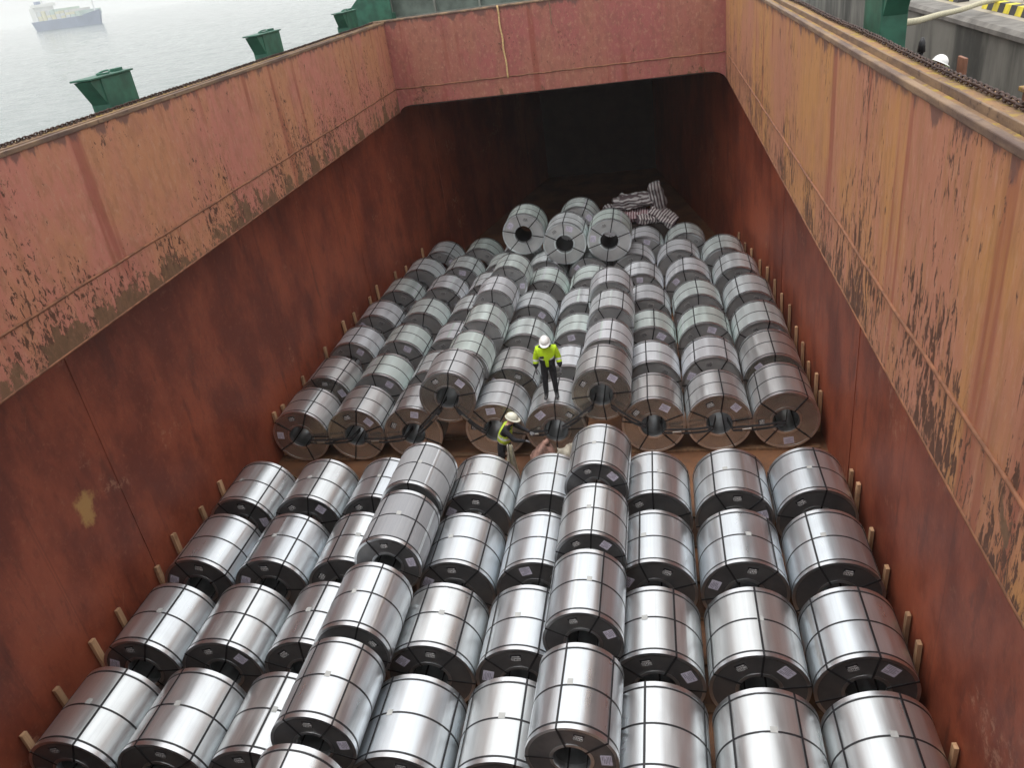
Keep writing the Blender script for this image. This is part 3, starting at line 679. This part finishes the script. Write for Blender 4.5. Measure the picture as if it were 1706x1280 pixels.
# ------------------------------------------------------------------ people
def skin_mesh(name, nodes, edges, mats, pick=None, sub=2, root=0, fat=1.0):
    if fat != 1: nodes = [(q[0], tuple(r * fat for r in q[1]) if isinstance(q[1], tuple) else q[1] * fat) for q in nodes]
    me = bpy.data.meshes.new(name + '_cage'); me.from_pydata([n[0] for n in nodes], edges, []); o = bpy.data.objects.new(name + '_cage', me); COL.objects.link(o)
    sk = o.modifiers.new('skin', 'SKIN'); sk.use_smooth_shade = True
    lay = me.skin_vertices[0].data
    for i, n in enumerate(nodes):
        r = n[1]; lay[i].radius = r if isinstance(r, tuple) else (r, r); lay[i].use_root = (i == root)
    sb = o.modifiers.new('sub', 'SUBSURF'); sb.levels = sub; sb.render_levels = sub
    dg = bpy.context.evaluated_depsgraph_get(); dg.update()
    out = bpy.data.meshes.new_from_object(o.evaluated_get(dg)); out.name = name
    bpy.data.objects.remove(o); bpy.data.meshes.remove(me)
    out.materials.clear()
    for m in mats: out.materials.append(m)
    for p in out.polygons:
        p.use_smooth = True; p.material_index = pick(p.center) if pick else 0
    return out
M['skin'] = simple('skin', (.48, .27, .19), .55, 0, .06)
M['black_cloth'] = simple('black_work_cloth', (.016, .017, .022), .85, 0, .3, 12, 1.6)
M['hivis'] = simple('hi_vis_yellow', (.50, .76, .012), .7, 0, .12, 9, 1.6)
M['hivis_pale'] = simple('hi_vis_faded', (.50, .66, .06), .75, 0, .15, 9, 1.6)
M['reflect'] = simple('reflective_tape', (.70, .72, .70), .4, 0, .06)
M['helmet'] = simple('helmet_white', (.80, .80, .78), .3, 0, .03)
M['helmet_cream'] = simple('helmet_cream', (.72, .72, .60), .35, 0, .04)
M['glove'] = simple('glove_grey', (.14, .14, .15), .85, 0, .2, 20)
M['boot'] = simple('boot_leather', (.03, .03, .032), .5, 0, .2, 8)
M['hair'] = simple('dark_hair', (.015, .012, .01), .6)

def helmet(parent, c, tilt, mat, yaw=0):
    """hard hat: dome, brim with peak, ridge"""
    m = MB(); n, k = 28, 9; vs = []; fs = []
    for i in range(k + 1):
        a = math.pi / 2 * i / k
        for j in range(n):
            t = 2 * math.pi * j / n; r = math.cos(a); ridge = .006 if abs(math.sin(t)) > .97 else 0
            vs.append((.122 * r * math.cos(t), .148 * r * math.sin(t), .0 + (.128 + ridge) * math.sin(a)))
    for i in range(k):
        for j in range(n): fs.append((i * n + j, i * n + (j + 1) % n, (i + 1) * n + (j + 1) % n, (i + 1) * n + j))
    m.add(vs, fs)
    br = []
    for j in range(n):
        t = 2 * math.pi * j / n; f = max(0, -math.sin(t)) ** 2; br.append((t, .017 + .045 * f))
    vs = [(.120 * math.cos(t), .146 * math.sin(t), .004) for t, b in br] + [((.122 + b) * math.cos(t), (.148 + b) * math.sin(t), -.012) for t, b in br] + [((.122 + b) * math.cos(t), (.148 + b) * math.sin(t), -.018) for t, b in br] + [(.112 * math.cos(t), .138 * math.sin(t), -.008) for t, b in br]
    m.add(vs, [(r * n + j, r * n + (j + 1) % n, (r + 1) * n + (j + 1) % n, (r + 1) * n + j) for r in range(3) for j in range(n)])
    o = m.build('helmet', mat, parent, True, 60); o.location = c; o.rotation_euler = (tilt, 0, yaw)
    rg = MB().tube([(0, .13 * math.cos(a) * -1, .118 * math.sin(a) + .008) for a in [math.pi * (i + 1) / 10 for i in range(9)]], .010, 6).build('ridge', mat, o, True)
    return o
def hand(parent, wrist, dirv, palm_n, mat, curl=.5, side=1):
    """palm, four fingers of unequal length and a thumb, skinned as one glove"""
    d = Vector(dirv).normalized(); n = Vector(palm_n); n = (n - d * n.dot(d)).normalized(); s_ = d.cross(n) * side; w = Vector(wrist)
    N = [(tuple(w), .026), (tuple(w + d * .045), (.036, .02))]; E = [(0, 1)]
    for k, (off, ln) in enumerate(((-.030, .062), (-.010, .074), (.010, .070), (.029, .054))):
        b = w + d * .088 + s_ * off; i0 = len(N)
        N.append((tuple(b), .0125)); m1 = b + (d * math.cos(curl * .7) + n * math.sin(curl * .7)) * ln * .5; N.append((tuple(m1), .0105))
        m2 = m1 + (d * math.cos(curl * 1.7) + n * math.sin(curl * 1.7)) * ln * .5; N.append((tuple(m2), .009)); E += [(1, i0), (i0, i0 + 1), (i0 + 1, i0 + 2)]
    b = w + d * .035 - s_ * .036; i0 = len(N); N.append((tuple(b), .013)); m1 = b + (d * .75 - s_ * .5 + n * .35) * .04; N.append((tuple(m1), .012)); m2 = m1 + (d * .9 + n * .5) * .032; N.append((tuple(m2), .010)); E += [(1, i0), (i0, i0 + 1), (i0 + 1, i0 + 2)]
    return link(bpy.data.objects.new('glove', skin_mesh('glove', N, E, [mat], None, 1)), parent)
def boot(parent, ankle, fwd, mat):
    a = Vector(ankle); f = Vector(fwd).normalized()
    N = [(tuple(a + Vector((0, 0, .12))), .062), (tuple(a), .06), (tuple(Vector((a.x, a.y, .052)) - f * .045), .05), (tuple(Vector((a.x, a.y, .05)) + f * .10), (.05, .045)), (tuple(Vector((a.x, a.y, .04)) + f * .17), (.045, .035))]
    o = link(bpy.data.objects.new('boot', skin_mesh('boot', N, [(0, 1), (1, 2), (1, 3), (3, 4)], [mat], None, 2)), parent)
    return o
def person(loc, rz, label, P, top, hm, group='people in hard hats', sc=1.0):
    """P: joint positions (local, facing -Y, soles at z 0)"""
    e = tag(empty('person', loc, rz), label, 'person', group)
    e.scale = (sc, sc, sc)
    pel, ch, nk, hd = P['pelvis'], P['chest'], P['neck'], P['head']
    mid = tuple((a + b) / 2 for a, b in zip(pel, ch)); hv = (Vector(hd) - Vector(nk)); face = Vector(P['face']).normalized()
    N = [(pel, (.145, .12)), (mid, (.135, .11)), (ch, (.165, .12)), (nk, .058), (tuple(Vector(nk) + hv * .5 + face * .012), (.068, .075)), (hd, (.078, .092)), (tuple(Vector(hd) + hv.normalized() * .085), (.06, .07)), (tuple(Vector(hd) + face * .098 - hv.normalized() * .012), .014)]
    E = [(0, 1), (1, 2), (2, 3), (3, 4), (4, 5), (5, 6), (5, 7)]
    for sd, t in (('l', 0), ('r', 0)):
        sh, el, wr = P['sh_' + sd], P['el_' + sd], P['wr_' + sd]; i = len(N)
        N += [(sh, .066), (tuple((Vector(sh) + Vector(el)) / 2), .056), (el, .047), (tuple((Vector(el) * .6 + Vector(wr) * .4)), .044), (wr, .031)]; E += [(2, i), (i, i + 1), (i + 1, i + 2), (i + 2, i + 3), (i + 3, i + 4)]
        hp, kn, an = P['hip_' + sd], P['kn_' + sd], P['an_' + sd]; i = len(N)
        N += [(hp, .098), (tuple((Vector(hp) + Vector(kn)) / 2), .084), (kn, .066), (tuple(Vector(kn) * .6 + Vector(an) * .4), .064), (an, .05)]; E += [(0, i), (i, i + 1), (i + 1, i + 2), (i + 2, i + 3), (i + 3, i + 4)]
    zn = nk[2]
    link(bpy.data.objects.new('body', skin_mesh('body', N, E, [M['black_cloth'], M['skin']], lambda c: 1 if c.z > zn + .0 else 0, 2, fat=1.2)), e)
    # ears
    up = hv.normalized(); sx = up.cross(face).normalized()
    for k in (-1, 1):
        m = MB(); c = Vector(hd) + sx * k * .078 - up * .01; m.tube([c - up * .03, c, c + up * .03], [.008, .014, .01], 6); m.build('ear', M['skin'], e, True)
    for k in (-1, 1):
        m = MB(); c = Vector(hd) + sx * k * .032 + face * .083 + up * .02; m.tube([c - sx * .012, c, c + sx * .012], [.004, .008, .004], 6); m.build('eye', M['hair'], e, True)
    # upper garment over torso (and sleeves for a jacket)
    z0, z1 = pel[2], ch[2]
    wai = tuple(Vector(pel) * 1.0 + Vector((0, 0, -.07)))
    N = [(wai, (.185, .15)), (mid, (.178, .145)), (ch, (.198, .15)), (tuple(Vector(ch) * .45 + Vector(nk) * .55), (.10, .09)), (tuple(Vector(nk) + Vector((0, 0, .01))), .078)]; E = [(0, 1), (1, 2), (2, 3), (3, 4)]
    for sd in 'lr':
        sh, el, wr = Vector(P['sh_' + sd]), Vector(P['el_' + sd]), Vector(P['wr_' + sd]); i = len(N)
        if top == 'jacket': N += [(tuple(sh), .088), (tuple((sh + el) / 2), .078), (tuple(el), .070), (tuple(el * .55 + wr * .45), .064), (tuple(el * .12 + wr * .88), .054)]; E += [(2, i), (i, i + 1), (i + 1, i + 2), (i + 2, i + 3), (i + 3, i + 4)]
        else: N += [(tuple(Vector(ch) * .28 + sh * .72 + Vector((0, 0, .015))), .085)]; E += [(2, i)]
    if top == 'jacket':
        arm = [(Vector(P['el_' + s]), Vector(P['wr_' + s]), Vector(P['sh_' + s])) for s in 'lr']
        def pick(c):
            for el, wr, sh in arm:
                if abs(c.x) > .20 or (c - wr).length < .2:
                    if (c - wr).length > (c - sh).length + .5: continue
                    d = (wr - el); t = (c - el).dot(d) / d.length_squared; q = (c - (el + d * max(0, min(1, t)))).length
                    if q < .13 and t > .45: return 1
                    if q < .13 and .05 < t < .25: return 2
            h = (c.z - z0) / (z1 - z0)
            if abs(c.x) < .20:
                if abs(c.x - .0) < .026 and c.y < 0: return 0
                if h < -.30: return 2
                if h < .38 + abs(c.x) * 1.3: return 1
                if h < .46 + abs(c.x) * 1.3: return 2
            return 0
        g = skin_mesh('jacket', N, E, [M['hivis'], M['black_cloth'], M['reflect']], pick, 3, fat=1.22); nmg = 'jacket'
    else:
        def pick(c):
            h = (c - Vector(pel)).dot((Vector(ch) - Vector(pel)).normalized()) / (Vector(ch) - Vector(pel)).length
            return 1 if (-.02 < h < .16 or .42 < h < .58) else 0
        g = skin_mesh('vest', N, E, [M['hivis_pale'], M['reflect']], pick, 3, fat=1.25); nmg = 'vest'
    go = link(bpy.data.objects.new(nmg, g), e)
    if top == 'jacket':
        MB().box((-.17, -.205, 1.24), (-.06, -.165, 1.29)).build('chest_pocket', M['black_cloth'], go, bevel=.008)
        pts = [(.085 * math.cos(t), nk[1] + .075 * math.sin(t) + .01, nk[2] - .005 + .02 * math.sin(t)) for t in [2 * math.pi * k / 14 for k in range(14)]]
        MB().tube(pts, .032, 8, 0, True).build('collar', M['black_cloth'], go, True)
    for sd, s2 in (('l', 1), ('r', -1)):
        el, wr = Vector(P['el_' + sd]), Vector(P['wr_' + sd])
        hand(e, tuple(wr), wr - el + Vector(P.get('hd_' + sd, (0, 0, 0))), P.get('pn', (-s2, 0, 0)) if 'pn' in P else (-s2, -.3, 0), M['glove'], P.get('curl', .5), s2)
        boot(e, P['an_' + sd], P.get('toe_' + sd, (0, -1, 0)), M['boot'])
    hc = Vector(hd) + up * .035 + face * .0
    helmet(e, tuple(hc), P['tilt'], hm)
    return e
A = dict(pelvis=(0, .02, .96), chest=(0, -.01, 1.36), neck=(0, -.05, 1.53), head=(0, -.115, 1.66), face=(0, -.8, -.6), tilt=math.radians(28),
         sh_l=(.205, -.01, 1.42), el_l=(.285, .02, 1.14), wr_l=(.315, -.09, .90), sh_r=(-.205, -.01, 1.42), el_r=(-.29, .03, 1.14), wr_r=(-.30, -.05, .89),
         hip_l=(.10, .02, .90), kn_l=(.125, -.01, .50), an_l=(.135, .03, .10), hip_r=(-.10, .02, .90), kn_r=(-.115, -.02, .50), an_r=(-.12, .0, .10), toe_l=(.25, -1, 0), toe_r=(-.2, -1, 0))
person((FX[4][0] - .06, 16.0, DIA - .004), math.radians(4), 'person in white helmet and bright yellow jacket standing on a coil, looking down', A, 'jacket', M['helmet'], sc=.9)
B = dict(pelvis=(0, .05, .93), chest=(0, -.10, 1.30), neck=(0, -.19, 1.45), head=(0, -.25, 1.58), face=(0, -.9, -.42), tilt=math.radians(20),
         sh_l=(.20, -.12, 1.36), el_l=(.24, -.36, 1.18), wr_l=(.15, -.60, 1.14), sh_r=(-.20, -.12, 1.36), el_r=(-.25, -.34, 1.15), wr_r=(-.12, -.56, 1.06),
         hip_l=(.10, .05, .88), kn_l=(.12, -.08, .49), an_l=(.13, .02, .10), hip_r=(-.10, .06, .88), kn_r=(-.13, .10, .48), an_r=(-.13, .24, .10), pn=(0, 0, -1), curl=.9)
person((-1.2, 15.12, -.06), math.radians(80), 'person in white helmet and yellow vest with black sleeves pulling a strap in the gap', B, 'vest', M['helmet_cream'], sc=.97)
C = dict(A); person((6.95, 14.75, 6.70), math.radians(100), 'person behind the quay-side chain with only the white helmet showing', C, 'jacket', M['helmet'], sc=.86)

# ------------------------------------------------------------------ sacks, ropes and bundles
def sack(name, c, r, seed, mat, label=None, cat=None, parent=None, squash=.75):
    m = MB(); n, k = 30, 18; vs = []; fs = []
    for i in range(k + 1):
        a = -math.pi / 2 + math.pi * i / k
        for j in range(n):
            t = 2 * math.pi * j / n; v = Vector((math.cos(a) * math.cos(t), math.cos(a) * math.sin(t), math.sin(a)))
            d = 1 + .28 * mnoise.noise(v * 1.7 + Vector((seed, 0, 0))) + .2 * mnoise.noise(v * 4.5 + Vector((0, seed, 0))) + .1 * mnoise.noise(v * 10 + Vector((0, seed, 0)))
            p = Vector((v.x * r[0], v.y * r[1], v.z * r[2])) * d; p.z = max(p.z, -r[2] * squash); vs.append(p)
    for i in range(k):
        for j in range(n): fs.append((i * n + j, i * n + (j + 1) % n, (i + 1) * n + (j + 1) % n, (i + 1) * n + j))
    m.add(vs, fs); o = m.build(name, mat, parent, True); o.location = c
    if label: tag(o, label, cat)
    return o
M['sack_pink'] = simple('sack_pink', (.22, .125, .10), .8, 0, .55, 6, .5)
M['sack_pale'] = simple('sack_pale', (.36, .33, .27), .8, 0, .3, 6, .5)
M['card'] = simple('cardboard', (.36, .27, .16), .8, 0, .15, 5)
s1 = sack('sack', (-.28, 14.62, .42), (.34, .34, .62), 3.1, M['sack_pink'], 'crumpled pink woven sack tied up in the gap beside the vested worker', 'sack')
MB().tube([(.0, .0, .52), (.05, .03, .64), (.16, .02, .70)], [.09, .05, .07], 8).build('tied_neck', M['sack_pink'], s1, True)
MB().tube([(.13 * math.cos(t), .13 * math.sin(t), .44 + .05 * math.sin(2 * t)) for t in [2 * math.pi * k / 14 for k in range(14)]], .02, 6, 0, True).build('tie_cord', M['rope'], s1, True)
s2 = sack('sack', (.34, 14.66, .36), (.38, .30, .58), 8.4, M['sack_pale'], 'pale crumpled sack in the gap under the raised quay-side coil', 'sack')
MB().tube([(.18, .0, .42), (.25, .02, .62), (.30, .0, .74)], [.10, .06, .045], 8).build('tied_neck', M['card'], s2, True)
e = tag(empty('rope_bundle', (-.95, 14.45, -.05)), 'loose bundle of pale cords hanging in the gap at the vested worker\'s feet', 'rope bundle')
for k in range(12):
    a = RND.uniform(0, 6.28); q = RND.uniform(.05, .16); top = RND.uniform(.95, 1.25)
    pts = smooth_path([Vector((q * math.cos(a), q * math.sin(a), 0.02)), Vector((q * .7 * math.cos(a + .6), q * .7 * math.sin(a + .6), top * .5)), Vector((.06 * math.cos(a), .05 * math.sin(a), top)), Vector((q * 1.1 * math.cos(a + 1.2), q * math.sin(a + 1.2), top * .55)), Vector((q * 1.6 * math.cos(a + .9), q * 1.4 * math.sin(a + .9), 0.02))], 5)
    MB().tube(pts, RND.uniform(.012, .02), 6).build('cord', M['rope'] if k % 3 else M['sack_pale'], e, True)
tag(MB().add([(-6.55, 14.25, .62), (-6.12, 14.18, .70), (-6.02, 14.75, .0), (-6.5, 14.8, .0), (-6.55, 14.27, .61), (-6.12, 14.20, .69), (-6.02, 14.77, -.01), (-6.5, 14.82, -.01)], [(0, 1, 2, 3), (7, 6, 5, 4), (0, 4, 5, 1), (1, 5, 6, 2), (2, 6, 7, 3), (3, 7, 4, 0)]).build('cardboard_sheet', M['card']),
    'folded cardboard sheet leaning in the gap by the sea-side wall', 'cardboard')
# striped woven bundles at the dark end
def m_stripe(name, axis, a, b, fr):
    n = NT(name); s = n.sep(n.coord()); wv = n.math('SINE', n.math('MULTIPLY', n.math('ADD', s[axis], n.math('MULTIPLY', n.noise(n.coord(), 3, 2), .05)), fr))
    return n.fin(n.mix(n.ramp(wv, -.15, .15), a, b), .8)
STR = [m_stripe('stripe_a', 0, (.34, .32, .31), (.07, .045, .055), 62), m_stripe('stripe_b', 2, (.32, .31, .31), (.075, .055, .06), 58), m_stripe('stripe_c', 0, (.33, .27, .28), (.11, .04, .05), 70)]
def roll(loc, rot, L, r, mat, label):
    m = MB(); n = 28; k = 20; vs = []; fs = []
    for i in range(k + 1):
        t = i / k; y = (t - .5) * L; q = r * (1 - .25 * abs(2 * t - 1) ** 4)
        for j in range(n):
            a = 2 * math.pi * j / n; d = q * (1 + .45 * mnoise.noise(Vector((math.cos(a) * 1.8, y * 4, math.sin(a) * 1.8 + loc[0]))) + .22 * mnoise.noise(Vector((math.cos(a) * 4, y * 9, math.sin(a) * 4 + loc[0]))))
            vs.append((y * (1 + .12 * mnoise.noise(Vector((a, loc[0], 0)))), d * 1.1 * math.cos(a), d * .72 * math.sin(a)))
    for i in range(k):
        for j in range(n): fs.append((i * n + j, i * n + (j + 1) % n, (i + 1) * n + (j + 1) % n, (i + 1) * n + j))
    fs += [tuple(range(n - 1, -1, -1)), tuple(range(k * n, k * n + n))]
    m.add(vs, fs); o = m.build('striped_bundle', mat, None, True, 60); o.location = loc; o.rotation_euler = rot
    tag(o, label, 'bundle', 'striped bundles at the dark end')
BY = 28.9
roll((1.55, BY, 2.16), (0, math.radians(-3), .05), 1.45, .36, STR[1], 'long striped bundle lying flat on top of the striped bundle pile')
roll((1.40, BY - .2, 1.68), (0, 0, -.05), 1.7, .30, STR[2], 'reddish striped bundle under the long flat one in the pile')
roll((2.42, BY - .05, 2.25), (0, math.radians(80), 0), 1.0, .36, STR[1], 'striped bundle standing on end beside the flat striped bundles')
roll((2.62, BY - .35, 1.62), (0, math.radians(30), -.4), 1.0, .32, STR[0], 'short striped bundle slumping off the pile towards the quay-side wall')
roll((.74, BY - .1, 1.74), (0, math.radians(70), .2), .7, .28, STR[1], 'small striped bundle propped at the sea-side end of the pile')
roll((2.05, BY - .45, 1.60), (0, math.radians(8), .3), .8, .24, STR[0], 'crumpled striped bundle lying low across the front of the bundle pile')
MB().box((.4, BY - .6, -.055), (3.05, BY + .5, 1.42)).build('bundle_crate', M['shade_dark'])  # crate colour darkened to carry the dim light back here
tag(bpy.data.objects['bundle_crate'], 'dark wooden crate carrying the pile of striped bundles', 'crate')

# ------------------------------------------------------------------ container ship in the mist
M['ship_blue'] = simple('ship_hull_blue', (.16, .21, .34), .6, 0, .1, .05)  # hull blue lightened so the colour carries part of the haze
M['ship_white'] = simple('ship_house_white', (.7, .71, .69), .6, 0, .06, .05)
M['cont_a'] = simple('container_yellow', (.55, .53, .36), .6, 0, .1, .1); M['cont_b'] = simple('container_grey', (.5, .52, .53), .6, 0, .1, .1); M['cont_c'] = simple('container_green', (.40, .50, .45), .6, 0, .1, .1)  # container colours paled, haze fading mixed into the paint
e = tag(empty('container_ship', (-708, 999, -1), math.atan2(-109, 160)), 'blue-hulled container ship out on the misty sea', 'ship')
hw = 14
m = MB(); st = [(-97, 10, 11), (-94, hw, 11), (60, hw, 11), (80, 9, 12.5), (97, .6, 15)]
vs = [];
for x, b, z in st: vs += [(x, -b, z), (x, b, z), (x * .97 - (3 if x > 70 else 0), b * .86, 0), (x * .97 - (3 if x > 70 else 0), -b * .86, 0)]
fs = [(0, 1, 2, 3), (16, 19, 18, 17)]
for i in range(4):
    a, b = 4 * i, 4 * i + 4
    fs += [(a, b, b + 1, a + 1), (a + 1, b + 1, b + 2, a + 2), (a + 2, b + 2, b + 3, a + 3), (a + 3, b + 3, b, a)]
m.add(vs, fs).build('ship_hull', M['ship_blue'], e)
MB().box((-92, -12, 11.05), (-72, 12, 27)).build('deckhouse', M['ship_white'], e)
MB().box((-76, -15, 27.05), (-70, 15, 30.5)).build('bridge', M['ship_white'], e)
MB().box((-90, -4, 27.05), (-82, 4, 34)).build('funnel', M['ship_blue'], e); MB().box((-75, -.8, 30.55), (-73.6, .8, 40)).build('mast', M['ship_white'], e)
rr = random.Random(3)
for i in range(9):
    x = -66 + i * 15.5; h = rr.choice((3, 4, 5, 4)) if i < 7 else 2
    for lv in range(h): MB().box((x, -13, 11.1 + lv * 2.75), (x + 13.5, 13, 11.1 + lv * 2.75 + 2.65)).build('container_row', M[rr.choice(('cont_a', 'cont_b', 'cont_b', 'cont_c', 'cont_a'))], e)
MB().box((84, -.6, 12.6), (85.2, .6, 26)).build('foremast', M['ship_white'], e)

# ------------------------------------------------------------------ haze
HZ = bpy.data.materials.new('haze'); HZ.use_nodes = True; t = HZ.node_tree; t.nodes.clear()
ov = t.nodes.new('ShaderNodeOutputMaterial'); pv = t.nodes.new('ShaderNodeVolumePrincipled')
pv.inputs['Color'].default_value = (.985, .99, .985, 1); pv.inputs['Density'].default_value = .00035; pv.inputs['Anisotropy'].default_value = .2
t.links.new(pv.outputs[0], ov.inputs['Volume'])
hz = MB().box((-9100, -2100, -4.5), (420, 9100, 60)).build('haze', HZ); hz['kind'] = 'stuff'
